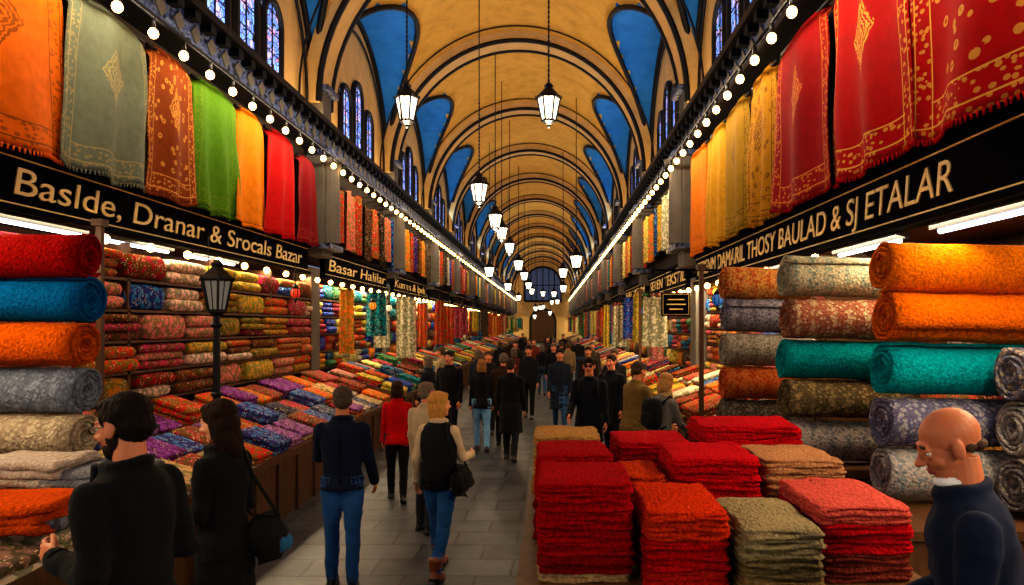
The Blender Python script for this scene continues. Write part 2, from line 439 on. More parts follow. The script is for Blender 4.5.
# ------------------------------------------------------------------ lights
def area(name,loc,d,sx,sy,p,c):
    l=bpy.data.lights.new(name,'AREA'); l.shape='RECTANGLE'; l.size=sx; l.size_y=sy; l.energy=p; l.color=c
    o=bpy.data.objects.new(name,l); COL.objects.link(o)
    z=-Vector(d).normalized(); x=Vector((0,1,0)); y=z.cross(x).normalized(); x=y.cross(z)
    Mx=Matrix((x,y,z)).transposed(); o.rotation_euler=Mx.to_euler(); o.location=loc; return o
WARM=(1,.68,.36); WARM2=(1,.77,.48); COOL=(.36,.6,1)
HB=(5.2,5.15)
segs=[(-4.8,1.4),(1.4,7.6),(7.6,13.8),(13.8,20),(20,26.2),(26.2,38.6),(38.6,57.2),(57.2,88)]
for i,(ya,yb) in enumerate(segs):
    yc=(ya+yb)/2; L=yb-ya-.6; q=(yb-ya)/6.2
    fade=1 if i<5 else .85
    for sd,X,SH,H in((-1,XL,SL,HB[0]),(1,XR,SR,HB[1])):
        area('shop_strip_lamp',(X+sd*-.05,yc,SH-.3),(-sd*.25,0,-1),L,.14,185*q*fade,WARM2)
        if i<5: area('shop_inner_lamp',(X+sd*.9,yc,SH-.16),(0,0,-1),L,.2,80*q,WARM2)
        if i>0: area('drape_rail_lamp',(X-sd*.85,yc,H+.2),(sd*.9,0,-.62),L,.05,70*q*fade,(1,.8,.55))
        area('vault_fill_light',(X-sd*.28,yc,CORN+.3),(-sd*.55,0,1),L,.12,48*q*fade,(1,.7,.38))  # added fill above the cornice, no fixture there; washes the vault gold
        area('clerestory_daylight',(X-sd*.12,yc,CORN+1.3),(-sd*1,0,.45),L*.55,1.2,70*q*fade,COOL)
for sd,X,H,nm in((-1,XL,HB[0],'left'),(1,XR,HB[1],'right')):
    b=MB(); y=3.0
    b.tube([(X-sd*.62,-4,H+.16),(X-sd*.62,80,H+.16)],.018,0,n=6)
    while y<86:
        b.tube([(X-sd*.62,y,H+.16),(X-sd*.62,y,H+.05)],.025,0,n=6)
        b.ell((X-sd*.62,y,H),(.05,.05,.055),1,n=10)
        if int(y*10)%3==0: b.tube([(X,y,H+.16),(X-sd*.62,y,H+.16)],.012,0,n=5)
        y+=.6 if y<30 else 1.0
    b.obj('bulb_string_'+nm,[M_IRON,M_BULB])
    b=MB(); y=7
    while y<86:
        b.ell((X-sd*.25,y,SL-.38 if sd<0 else SR-.38),(.05,.05,.05),0,n=8); y+=.8
    b.obj('shopfront_bulbs_'+nm,[M_BULB])
for sd,X,SH,ys_ in((-1,XL,SL,(6.4,8.0,9.8)),(1,XR,SR,(4.6,6.4,8.6))):
    for y in ys_:
        b=MB(); b.box((0,0,.035),(.12,1.3,.05),0); b.tube([(0,-.6,0),(0,.6,0)],.022,1,n=8)
        b.obj('fluorescent_lamp',[M_IRON,M_TUBE],False,loc=(X-sd*.0,y,SH-.34))

# ------------------------------------------------------------------ hanging textiles
def drape(name,sd,X,yc,W,top,bot,mat,k=4,seed=0,fr=True):
    b=MB(); nu,nv=44,30; vs=[];uv=[]; H=top-bot
    for j in range(nv+1):
        v=j/nv
        for i in range(nu+1):
            u=i/nu; a=2*u-1
            wdt=W/2*(.84+.16*(1-v)**.8+.02*math.sin(v*9+seed))
            amp=.012+.04*(1-v)
            dep=amp*math.sin(2*math.pi*u*k*.6+seed+.8*math.sin(v*3+seed))+.03*noise.noise(Vector((u*3,v*2,seed)))-.05*a*a
            z=v*H-.34*max(0,abs(a)-.45)**1.6*v**3*H*.6-.05*(1-v)*(1-a*a)+.012*math.sin(u*17+seed)*(1-v)
            if v>.93: dep-=.1*((v-.93)/.07)**1.5
            vs.append((a*wdt,-dep-.05,z)); uv.append((u,v))
    fs=[(j*(nu+1)+i,j*(nu+1)+i+1,(j+1)*(nu+1)+i+1,(j+1)*(nu+1)+i) for j in range(nv) for i in range(nu)]
    b.add(vs,fs,0,uv=uv)
    if fr:
        for i in range(0,nu+1):
            p=Vector(vs[i]); b.tube([p,p+Vector((U(-.01,.01),0,-.03))],.004,0,n=4)
    b.tube([(-W*.42,.03,H-.08),(W*.42,.03,H-.08)],.018,1,n=8)
    o=b.obj(name,[mat,M_IRON]); o.location=(X-sd*.25,yc,bot)
    o.rotation_euler=(0,0,math.pi/2 if sd<0 else -math.pi/2)
    sm_=o.modifiers.new('sol','SOLIDIFY'); sm_.thickness=.008
    return o
G=(226,170,70)
for i,(a,c,col,g,kd) in enumerate([(4.7,6.42,(230,112,8),(130,70,10),0),(6.42,7.75,(118,128,106),(170,156,104),0),(7.75,8.7,(140,66,18),(226,160,70),1),
        (8.72,9.9,(84,132,20),(150,150,50),2),(9.92,10.9,(228,132,12),(190,90,10),2),(10.95,12.2,(180,12,12),(120,8,10),2)]):
    drape('hanging_shawl',-1,XL,(a+c)/2,(c-a)*1.12,5.4,3.72,drape_mat('shawl_l%d'%i,col,g,kd),k=3+i%2,seed=i*1.7)
drape('hanging_shawl',-1,XL,12.8,1.0,5.3,3.74,drape_mat('shawl_l9',(120,10,20),(180,80,40),2),k=3,seed=3)
for i,(a,c,col,g,kd) in enumerate([(3.5,5.08,(180,6,8),G,1),(5.1,6.6,(174,6,8),G,0),(6.62,8.15,(144,4,10),(200,120,40),0),
        (8.2,9.3,(176,124,18),(100,64,12),1),(9.35,10.5,(146,112,24),(90,70,20),0),(10.55,11.7,(190,140,30),(120,80,20),2),(11.75,13.2,(210,116,14),(120,60,10),2)]):
    drape('hanging_carpet',1,XR,(a+c)/2,(c-a)*1.08,5.4,3.54,drape_mat('carpet_r%d'%i,col,g,kd),k=3+i%2,seed=i*2.3+9)
PAL=[(190,30,28),(220,110,30),(205,160,60),(40,110,140),(30,90,170),(160,40,90),(200,190,160),(60,120,60),(120,30,30),(230,200,120),(20,130,130),(90,70,60),(210,120,120),(190,20,30)]
PAL=[lin(c) for c in PAL]
WARMP=[lin(c) for c in [(200,30,25),(225,95,25),(215,150,40),(150,20,25),(230,190,90),(190,60,60),(40,110,150),(230,215,180)]]
SEQL=[(196,40,40),(216,100,90),(170,20,20),(90,50,40),(200,50,40),(60,40,34),(206,90,80),(10,120,180),(210,50,30),(20,130,160),(236,110,20),(190,20,20),(60,40,110),(120,60,30)]
for sd,X,nm in((-1,XL,'left'),(1,XR,'right')):
    b=MB(); y=14.2; i=0
    while y<86:
        Wd=U(.5,.9)
        if (y-13.8)%BAY<.4: y+=.4
        if (y+Wd-13.8)%BAY<Wd: Wd=max(.3,Wd-((y+Wd-13.8)%BAY)-.35)
        nu,nv=14,6; top=U(5.05,5.2); bot=U(3.75,4.0); vs=[]; sd_=R()*9; k=random.choice((2,3))
        for j in range(nv+1):
            v=j/nv
            for q in range(nu+1):
                u=q/nu;a=2*u-1; w_=Wd/2*(.85+.2*(1-v))
                vs.append((X-sd*(.25+.05*math.sin(u*6.28*k+sd_)),y+Wd/2+a*w_,bot+v*(top-bot)-.12*abs(a)**2.5*v))
        if i<14: c=lin(SEQL[i]) if sd<0 else random.choice(WARMP)
        else: c=random.choice(PAL)
        b.add(vs,[(j*(nu+1)+q,j*(nu+1)+q+1,(j+1)*(nu+1)+q+1,(j+1)*(nu+1)+q) for j in range(nv) for q in range(nu)],0,c)
        y+=Wd+.02; i+=1
    b.obj('hanging_textile_row_'+nm,[TEX])

# ------------------------------------------------------------------ lanterns
def hexr(r,zz,n=6): return [Vector((r*math.cos(2*math.pi*i/n),r*math.sin(2*math.pi*i/n),zz)) for i in range(n)]
def lantern_head(b,T=None):
    b.rings([hexr(.12,-.24),hexr(.2,.16)],1,cap=True,T=T)
    for i in range(6):
        b.tube([hexr(.125,-.25)[i],hexr(.21,.17)[i]],.018,0,n=5,T=T)
        m=(hexr(.125,-.25)[i]+hexr(.125,-.25)[(i+1)%6])/2; m2=(hexr(.205,.17)[i]+hexr(.205,.17)[(i+1)%6])/2
        b.tube([m,m2],.008,0,n=4,T=T)
        e0=hexr(.24,.17)[i]; b.tube([e0,e0+Vector((0,0,.06))],[.015,.003],0,n=5,T=T)
    b.rings([hexr(.24,.155),hexr(.25,.185),hexr(.19,.24),hexr(.1,.33),hexr(.07,.36),hexr(.09,.4),hexr(.03,.46)],0,T=T)
    b.rings([hexr(.14,-.235),hexr(.14,-.27),hexr(.07,-.31),hexr(.02,-.33)],0,T=T); b.ell((0,0,-.35),(.03,.03,.035),0,n=8,T=T)
def lantern(x,y,z,s=1.0,light=True):
    u=(x-XC)/HW; top=hn(u)-z
    b=MB(); lantern_head(b)
    b.tube([(0,0,.44),(0,0,top/s)],.014,0,n=5)
    zz=.5
    while zz<min(2.2,top/s): b.ell((0,0,zz),(.022,.012,.035),0,n=6); zz+=.09
    o=b.obj('hanging_lantern',[M_IRON,M_GLOW],False,loc=(x,y,z)); o.scale=(s,s,s)
    if light:
        l=bpy.data.lights.new('lantern_bulb','POINT'); l.energy=70; l.color=WARM2; l.shadow_soft_size=.06
        lo=bpy.data.objects.new('lantern_bulb',l); COL.objects.link(lo); lo.parent=o; lo.location=(0,0,-.46)
lantern(-2.25,11,5.62,.85); lantern(-.02,11,5.62,.85)
for y,h in((16,5.25),(20.7,5.3),(23.5,5.3),(28,5.3),(36,5.3),(44,5.3),(53,5.2),(62,5.2)): lantern(-1.62,y,h,.95 if y<30 else 1.2,y<30)
for x,y,h in ((.9,24,4.4),(.6,32,4.6),(-2.6,30,4.5),(.8,42,4.4),(-2.4,40,4.4),(.3,54,4.6),(-2.5,56,4.4),(.7,66,4.4),(-1,72,4),(0,80,3.6),(-1.8,82,3.2),(-.6,60,4.9),(-1.4,68,3.8),(.2,74,4.6),(-.8,84,4.4)): lantern(x,y,h,1.0,y>76)
MOS=[emis('mosaic_glass_%d'%i,c,.8,True) for i,c in enumerate([(190,50,24),(230,140,40),(40,90,150),(230,216,180)])]
for i,(x,y,z) in enumerate([(-4.2,8.6,2.7),(-4.0,11.0,2.7),(2.2,8.4,2.5),(2.3,9.6,2.55),(-3.7,14.6,2.6),(2.2,12.0,2.5),(-3.8,16.5,2.6),(2.1,15.5,2.5)]):
    b=MB(); b.ell((0,0,0),(.08,.08,.09),1,n=14); b.tube([(0,0,-.08),(0,0,-.16)],[.04,.006],0,n=8); b.tube([(0,0,.07),(0,0,.15)],[.06,.02],0,n=8)
    b.tube([(0,0,.15),(0,0,(SL if x<0 else SR)-.14-z)],.006,0,n=5)
    for q in range(8):
        a=q*math.pi/4; b.tube([(.082*math.cos(a)*math.cos(p),.082*math.sin(a)*math.cos(p),.092*math.sin(p)) for p in (-1.3,-.65,0,.65,1.3)],.007,0,n=4)
    b.obj('mosaic_lamp',[M_IRON,MOS[(i*3+1)%4]],True,loc=(x,y,z))
# iron lamp post beside the left counter
b=MB(); x,y=-2.88,6.05
b.tube([(0,0,0),(0,0,.12),(0,0,.16),(0,0,.9),(0,0,.95),(0,0,2.28)],[.13,.12,.06,.05,.035,.028],0,n=12)
for zz in(.95,1.6,2.2): b.ell((0,0,zz),(.05,.05,.03),0,n=10)
lantern_head(b,Matrix.Translation((0,0,2.48))@Matrix.Scale(.62,4))
M_DIM=emis('frosted_lamp_glass',(120,116,104),.5,True)
b.obj('lamp_post',[M_IRON,M_DIM],False,loc=(x,y,0))
# ------------------------------------------------------------------ fabric rolls
def roll(c,Rr,L,mat,yaw=0,tilt=0,name='fabric_roll',turns=4,sides=26):
    b=MB(); sd=R()*40; n=turns*sides; nl=14; vs=[]
    for i in range(n+1):
        th=2*math.pi*i/sides; r0=Rr*(.22+.78*i/n)
        for j in range(nl+1):
            x=-L/2+L*j/nl
            ex=.012*math.sin(th*1.3+sd) if j in(0,nl) else 0
            r=r0*(1+.07*noise.noise(Vector((x*5+sd,math.cos(th)*1.6,math.sin(th)*1.6))))
            vs.append((x+ex,r*math.cos(th+sd),r*math.sin(th+sd)*.97))
    fs=[(i*(nl+1)+j,i*(nl+1)+j+1,(i+1)*(nl+1)+j+1,(i+1)*(nl+1)+j) for i in range(n) for j in range(nl)]
    b.add(vs,fs,0)
    o=b.obj(name,[mat],loc=c); o.rotation_euler=(0,tilt,yaw)
    m=o.modifiers.new('sol','SOLIDIFY'); m.thickness=Rr*.12; m.offset=0
    return o
lc=[((186,16,8),None),((0,116,186),None),((244,104,0),None),((150,164,184),(120,130,150)),((220,204,172),(184,166,140))]
for i,(c,c2) in enumerate(lc):
    roll((-4.25,5.0+(.03 if i%2 else 0),2.70-.322*i),.165,1.9,knit('roll_l%d'%i,c,c2,52),yaw=U(-.03,.03))
def rstack(x0,x1,y,z0,st,cols,rr,tag):
    for i,(c,c2) in enumerate(cols):
        roll(((x0+x1)/2+U(-.02,.02),y+U(-.02,.02),z0-st*i),rr,x1-x0,knit('roll_%s%d'%(tag,i),c,c2,56 if i%2 else 50),yaw=U(-.05,.05),tilt=.02)
rstack(2.36,3.95,5.0,2.60,.365,[((255,124,0),None),((255,116,0),None),((0,166,178),None),((170,170,182),(90,90,136)),((150,162,170),(212,202,196))],.186,'c')
rstack(3.02,4.0,4.58,2.60-.365*2,.365,[((196,180,160),(74,94,134)),((150,150,154),(206,196,186)),((170,160,150),(96,96,110))],.18,'d')
rstack(1.98,3.0,5.95,2.60,.345,[((150,166,146),(212,202,166)),((206,180,140),(160,70,54)),((0,160,166),None),((164,144,96),(90,80,60)),((136,140,144),(200,190,180))],.176,'b')
rstack(1.72,2.6,7.0,2.62,.33,[((214,110,50),(236,176,96)),((124,120,134),(184,178,188)),((156,150,128),(200,190,170)),((210,86,30),(236,136,66)),((140,130,110),(80,70,66))],.168,'a')
def table(name,x0,x1,y0,y1,h,panel=True):
    e=MB()
    e.box(((x0+x1)/2,(y0+y1)/2,h-.03),(x1-x0,y1-y0,.06))
    for x in(x0+.05,x1-.05):
        for y in(y0+.05,y1-.05): e.box((x,y,h/2-.03),(.08,.08,h-.06))
    if panel:
        e.box(((x0+x1)/2,y0+.04,h/2+.1),(x1-x0-.1,.03,h-.35)); e.box((x0+.04,(y0+y1)/2,h/2+.1),(.03,y1-y0-.1,h-.35)); e.box((x1-.04,(y0+y1)/2,h/2+.1),(.03,y1-y0-.1,h-.35))
        n=int((y1-y0)/.35)
        for i in range(n): e.box((x0+.02,y0+.2+i*(y1-y0-.4)/max(1,n-1),h/2+.1),(.02,.05,h-.4))
    e.box(((x0+x1)/2,(y0+y1)/2,.2),(x1-x0-.1,y1-y0-.1,.04))
    return e.obj(name,[M_WOOD],False)
table('display_table',2.05,3.98,4.3,5.25,.93); table('display_table',1.9,3.98,5.65,6.4,1.03); table('display_table',1.68,3.98,6.7,7.4,1.12)
table('display_table',-5.3,-3.2,4.75,5.3,1.2)
def stack(x0,x1,y0,y1,z0,z1,cols,lay=.043,top=None):
    b=MB(); mats=[knit('stack_%d_%d_%d'%c,c,None,66) for c in cols]
    n=max(1,round((z1-z0)/lay)); lay=(z1-z0)/n
    for i in range(n):
        k=min(len(cols)-1,int((n-1-i)*len(cols)/n)) if top is None else (0 if i>=n-top else 1+int((n-top-1-i)*(len(cols)-1)/(n-top)))
        M=Matrix.Rotation(U(-.03,.03),3,'Z')
        sx=(x1-x0)/2*U(.955,1.0); sy=(y1-y0)/2*U(.96,1.0)
        c=Vector(((x0+x1)/2+U(-.008,.008),(y0+y1)/2+U(-.008,.008),z0+lay*(i+.5)))
        b.slab(c+Vector((0,0,-lay*.23)),sx,sy,lay*.29,M,k,r=.035,amp=.008,npe=7)
        b.slab(c+Vector((0,.004,lay*.23)),sx*.985,sy*.985,lay*.29,M,k,r=.035,amp=.008,npe=7)
    return b.obj('folded_textile_stack',mats)
TH=.98
DR=(186,4,20); BG=(190,160,116); PK=(228,100,88); OL=(140,126,86)
stack(-.06,.40,3.3,3.9,TH,1.44,[DR,(150,2,14),BG],top=8)
stack(.43,.83,3.2,3.85,TH,1.34,[(244,64,8),(196,8,12),(206,36,16)],top=3)
stack(.86,1.24,3.12,3.75,TH,1.28,[(176,162,122),OL,(166,138,90)],top=3)
stack(1.27,1.73,3.3,3.95,TH,1.34,[PK,(204,14,32),(140,60,48)],top=2)
stack(-.09,.36,3.95,4.5,TH,1.46,[(180,4,18),(130,2,12)])
stack(-.12,.34,4.6,5.15,TH,1.46,[(206,160,94),(176,124,60)])
stack(.42,.66,4.0,4.5,TH,1.33,[(230,74,20),(190,12,12)])
stack(.70,1.22,4.0,4.6,TH,1.43,[(216,14,32),(180,8,20)])
stack(1.26,1.75,4.1,4.7,TH,1.40,[(206,150,106),(170,10,22)])
stack(1.05,1.75,4.8,5.4,TH,1.50,[(210,14,32),(166,4,16)])
stack(.45,.98,4.75,5.3,TH,1.40,[(206,14,30),(140,4,14)])
table('display_table',-.16,1.8,3.0,5.5,TH)

# ------------------------------------------------------------------ display counters
def slope_counter(nm,sd,xa,xb,ha,hb,y0,y1,cols,pr=.44,thick=(1,3),npe=2):
    e=empty(nm,((xa+xb)/2,(y0+y1)/2,0)); O=Vector(((xa+xb)/2,(y0+y1)/2,0))
    b=MB()
    vs=[(xa,y0,0),(xb,y0,0),(xb,y0,hb),(xa,y0,ha),(xa,y1,0),(xb,y1,0),(xb,y1,hb),(xa,y1,ha)]
    b.add([Vector(p)-O for p in vs],[(0,1,2,3),(4,7,6,5),(0,3,7,4),(1,5,6,2),(3,2,6,7)])
    b.box(Vector((xa+sd*.0,(y0+y1)/2,ha-.02))-O,(.07,y1-y0,.09))
    y=y0+.03
    while y<y1: b.box(Vector((xa-sd*.01,y,ha/2))-O,(.04,.06,ha)); y+=.6
    b.obj('counter_body',[M_WOOD],False,e)
    g=MB(); ang=math.atan2(hb-ha,abs(xb-xa)); M=Matrix.Rotation(ang*(-sd),3,'Y')
    L=math.hypot(hb-ha,xb-xa); rows=max(1,int(L/pr)); i=0; nrm=M@Vector((0,0,1))
    y=y0+.24
    while y<y1-.2:
        for r in range(rows):
            f=(r+.5)/rows; x=xa+(xb-xa)*f; z=ha+(hb-ha)*f
            base=Vector((x,y+U(-.02,.02),z))-O
            col=cols[(i*3+r*5+random.randrange(3))%len(cols)]
            for q in range(random.randint(*thick)):
                h=U(.02,.036); base=base+nrm*h
                g.pad(base,L/rows/2*U(.88,.98),.225*U(.9,1.02),h,M@Matrix.Rotation(U(-.06,.06),3,'Z'),0,col if q==0 or R()<.7 else random.choice(cols),npe); base=base+nrm*h
        y+=.47; i+=1
    g.obj('folded_textiles',[TEX],parent=e)
LC=[lin(c) for c in [(130,60,150),(200,24,26),(226,84,24),(70,110,160),(200,170,160),(160,56,56),(100,110,125),(226,60,30),(150,96,160),(70,70,84),(206,160,116),(190,50,84)]]
LN=[lin(c) for c in [(226,210,180),(214,190,160),(200,176,140),(230,96,14),(120,122,130),(216,196,176),(200,76,40),(150,116,100)]]
slope_counter('textile_counter',-1,-2.55,-4.6,.95,1.2,2.2,4.7,LN,.5,(2,4))
slope_counter('textile_counter',-1,-3.05,-4.5,.72,1.22,5.4,13.4,LC,.4,(1,3))
slope_counter('textile_counter',-1,-2.95,-4.5,.75,1.25,14.1,19.6,PAL,.5,(1,4))
slope_counter('textile_counter',1,1.85,2.9,.85,1.2,8.2,13.4,WARMP,.5,(2,5))
slope_counter('textile_counter',1,1.75,2.8,.8,1.2,14.1,19.6,PAL,.5,(2,5))
for k in range(4,13):
    y=Y0+BAY*k; lo=0 if k>4 else 1
    slope_counter('textile_counter',-1,-3.0,-4.5,.8,1.25,y+.4,y+BAY-.4,PAL,.7,(1,2),lo)
    slope_counter('textile_counter',1,1.7,2.8,.8,1.2,y+.4,y+BAY-.4,PAL,.6,(1,2),lo)
for (x,y,z,c,n) in[(-2.9,3.0,1.0,(228,216,190),4),(-3.4,3.5,1.1,(216,200,170),5),(-2.85,3.75,1.02,(240,92,4),3),(-3.2,4.35,1.08,(220,206,190),4),(-3.9,4.2,1.18,(200,174,150),5),(-2.8,4.4,1.02,(140,144,154),4)]:
    b=MB()
    for i in range(n): b.slab((U(-.02,.02),U(-.02,.02),.03+.05*i),.27,.22,.028,Matrix.Rotation(U(-.12,.12),3,'Z'),0,r=.05,amp=.012,npe=5)
    b.obj('folded_textile_stack',[knit('pile_%d'%c[2],c,None,60)],loc=(x,y,z+.1))
def shelves(nm,sd,x0,y0,y1,z0,z1,cols,rowh=.3,wid=.8,dep=.3,npe=2):
    e=empty(nm,(x0,(y0+y1)/2,0)); O=Vector((x0,(y0+y1)/2,0)); b=MB(); g=MB()
    z=z0
    b.box(Vector((x0+sd*(dep+.32),(y0+y1)/2,(z0+z1)/2))-O,(.04,y1-y0,z1-z0+.1))
    yy=y0
    while yy<=y1+.01: b.box(Vector((x0+sd*.3,yy,(z1)/2))-O,(.6,.05,z1)); yy+=(y1-y0)/max(1,round((y1-y0)/1.9))
    while z<z1-.1:
        b.box(Vector((x0+sd*.3,(y0+y1)/2,z-.015))-O,(.6,y1-y0,.03))
        y=y0+.08
        while y<y1-.15:
            w_=min(U(wid*.7,wid*1.15),y1-y-.05)/2; hh=(rowh-.05)
            nl=random.choice((1,2,2,3)) if npe>1 else 1; c=random.choice(cols)
            for q in range(nl):
                h=hh/nl/2*U(.88,.98)
                g.pad(Vector((x0+sd*.24+U(-.05,.02),y+w_,z+.0+hh/nl*(q+.5)))-O,dep*.95,w_*.96,h,None,0,c if R()<.7 else random.choice(cols),npe)
            y+=2*w_+.02
        z+=rowh
    b.obj('shelf_frame',[M_WOOD],False,e); g.obj('folded_bundles',[TEX],parent=e)
BL=[lin(c) for c in [(206,60,24),(160,120,50),(200,90,60),(216,120,110),(150,20,36),(230,190,170),(130,60,36),(180,50,90),(50,120,170),(210,156,60),(130,20,60),(190,116,36)]]
shelves('textile_shelf',-1,-4.6,5.7,13.5,1.35,3.1,BL,.34,.95)
shelves('textile_shelf',1,3.05,7.7,13.5,1.25,2.95,BL,.3,.7)
shelves('textile_shelf',1,4.0,2.0,7.6,.3,2.95,BL,.33,.8,npe=1)
shelves('textile_shelf',-1,-5.6,1.8,5.6,.3,3.1,BL,.33,.8,npe=1)
for k in range(3,13):
    y=Y0+BAY*k; lo=2 if k<4 else 0
    shelves('textile_shelf',-1,-4.75,y+.3,y+BAY-.3,1.3,3.1,PAL,.36,.6,npe=lo)
    shelves('textile_shelf',1,2.95,y+.3,y+BAY-.3,1.3,2.9,PAL,.36,.6,npe=lo)
for sd,nm in((-1,'left'),(1,'right')):
    b=MB(); y=14.4
    while y<85:
        x0,x1=(-4.4,-3.2) if sd<0 else (2.1,2.8)
        wd=U(.3,.55); xx=U(x0+.1,x1-.1) if sd<0 else U(2.1,2.5); z0=U(1.35,2.0); z1=U(2.75,3.0); ph=R()*6; nu=12
        vs=[(xx-wd/2+wd*q/nu*(1-.1*j/4)+wd*.05*j/4,y+.05*math.sin(q/nu*16+ph),z0+(z1-z0)*j/4) for j in range(5) for q in range(nu+1)]
        b.add(vs,[(j*(nu+1)+q,j*(nu+1)+q+1,(j+1)*(nu+1)+q+1,(j+1)*(nu+1)+q) for j in range(4) for q in range(nu)],0,random.choice(PAL))
        b.tube([(xx-wd/2,y,z1),(xx+wd/2,y,z1)],.015,0,(.02,.02,.02),n=5)
        b.tube([(xx,y,z1),(xx,y,(SL if sd<0 else SR)-.14)],.01,0,(.02,.02,.02),n=5)
        y+=U(.6,1.3)
    b.obj('hanging_rug_display_'+nm,[TEX])
for x,y,h in((-4.05,6.3,3.15),(1.75,8.1,2.9),(1.75,13.6,2.9)):
    b=MB(); b.box((0,0,h/2),(.05,.05,h)); b.box((0,0,.03),(.12,.12,.06)); b.box((0,0,h-.03),(.1,.1,.06)); b.box((0,0,1.4),(.07,.07,.05))
    b.obj('wooden_post',[M_WOOD],False,loc=(x,y,0))
x,y=1.83,10.2
e=empty('hanging_shop_sign',(x,y,2.5)); b=MB(); b.box((0,0,0),(.42,.04,.34),0); b.box((0,-.025,0),(.38,.01,.30),1); b.box((0,-.032,0),(.365,.01,.285),0)
for zz,ww in((.07,.24),(0,.28),(-.07,.2)): b.box((0,-.04,zz),(ww,.006,.015),1)
b.tube([(-.15,0,.17),(-.15,0,.5)],.008,0,n=5); b.tube([(.15,0,.17),(.15,0,.5)],.008,0,n=5); b.tube([(-.3,0,.5),(1.05,0,.5)],.018,0,n=6)
b.obj('board',[M_BLACK,M_GOLD],False,e)

# ------------------------------------------------------------------ people
SKIN=[(206,134,98),(188,116,82),(222,160,128)]
@cached
def cloth(name,c,b=.6):
    t=NT(name,.9,.12); v=t.co(); n=t.noise(v,5,4); c=lin(c)
    t.col(t.mix(n,tuple(x*.6 for x in c),tuple(min(1,x*1.4) for x in c)))
    f=t.noise(t.co('Object',(1,1,.45)),7,2,.45)
    t.bump(f,b,.06)
    t.b.inputs['Sheen Weight'].default_value=.03
    return t.m
@cached
def hairm(name,c):
    t=NT(name,.7,.12); v=t.co('Object',(1,1,.15)); n=t.noise(v,90,3); c=lin(c)
    t.col(t.mix(n,tuple(x*.35 for x in c),tuple(min(1,x*1.3) for x in c))); t.bump(n,1.0,.014); return t.m
@cached
def skinm(c):
    t=NT('skin',.5,.35); v=t.co(); n=t.noise(v,14,4); cl=lin(c)
    t.col(t.mix(n,tuple(x*f for x,f in zip(cl,(.85,.72,.66))),tuple(min(1,x*1.1) for x in cl))); t.b.inputs['Subsurface Weight'].default_value=.05
    t.b.inputs['Subsurface Scale'].default_value=.02; t.bump(t.noise(v,120,3),.15,.003); return t.m
M_EYE=plain('eye_white',(205,196,186),.25,.5,.02); M_IRIS=plain('dark_iris',(30,20,14),.2,.6); M_LIP=plain('lip',(150,70,60),.45,.4,.1)
M_SHOE=plain('black_leather',(20,18,18),.4,.5); M_BOOT=plain('brown_leather',(120,62,30),.45,.5); M_SOLE=plain('rubber_sole',(30,30,30),.8,.2)
def remesh(mb,mats,name,vox,parent,smooth=3,wr=0.0,classify=None,hairid=None):
    me=bpy.data.meshes.new('tmp'); me.from_pydata(mb.V,[],mb.F)
    ob=bpy.data.objects.new('tmp',me); COL.objects.link(ob)
    m=ob.modifiers.new('r','REMESH'); m.mode='VOXEL'; m.voxel_size=vox; m.use_smooth_shade=True
    s=ob.modifiers.new('s','SMOOTH'); s.factor=.5; s.iterations=smooth
    dg=bpy.context.evaluated_depsgraph_get()
    nm=bpy.data.meshes.new_from_object(ob.evaluated_get(dg)); bpy.data.objects.remove(ob)
    nm.name=name; nm.materials.clear()
    for x in mats: nm.materials.append(x)
    nf=len(nm.polygons); cen=np.empty(nf*3); nm.polygons.foreach_get('center',cen); cen=cen.reshape(-1,3)
    if classify is not None: idx=classify(cen)
    elif len(mats)>1:
        kd=kdtree.KDTree(len(mb.V)); vm=np.zeros(len(mb.V),int)
        for f,mm in zip(mb.F,mb.M):
            for i in f: vm[i]=mm
        for i,v in enumerate(mb.V): kd.insert(v,i)
        kd.balance(); find=kd.find
        idx=np.array([vm[find(c)[1]] for c in cen.tolist()])
    else: idx=np.zeros(nf,int)
    if wr:
        for v in nm.vertices:
            p=v.co; v.co=p+v.normal*(noise.noise(Vector((p.x*7,p.y*7,p.z*11)))*wr+noise.noise(Vector((p.x*13+p.z*9,p.y*13,p.z*18)))*wr*.6)
    if hairid is not None:   # tousle the hair: push its vertices in and out in strand-like waves
        hv=set()
        for i,p in enumerate(nm.polygons):
            if idx[i]==hairid: hv.update(p.vertices)
        for i in hv:
            v=nm.vertices[i]; p=v.co
            v.co=p+v.normal*(.004*noise.noise(Vector((p.x*60,p.y*60,p.z*16)))+.003*noise.noise(Vector((p.x*22,p.y*22,p.z*9))))
    nm.polygons.foreach_set('material_index',idx.astype(np.int32)); nm.polygons.foreach_set('use_smooth',np.ones(nf,dtype=bool))
    nm.update()
    o=bpy.data.objects.new(name,nm); COL.objects.link(o); o.parent=parent; return o
def sm(x): x=max(0,min(1,x)); return x*x*(3-2*x)
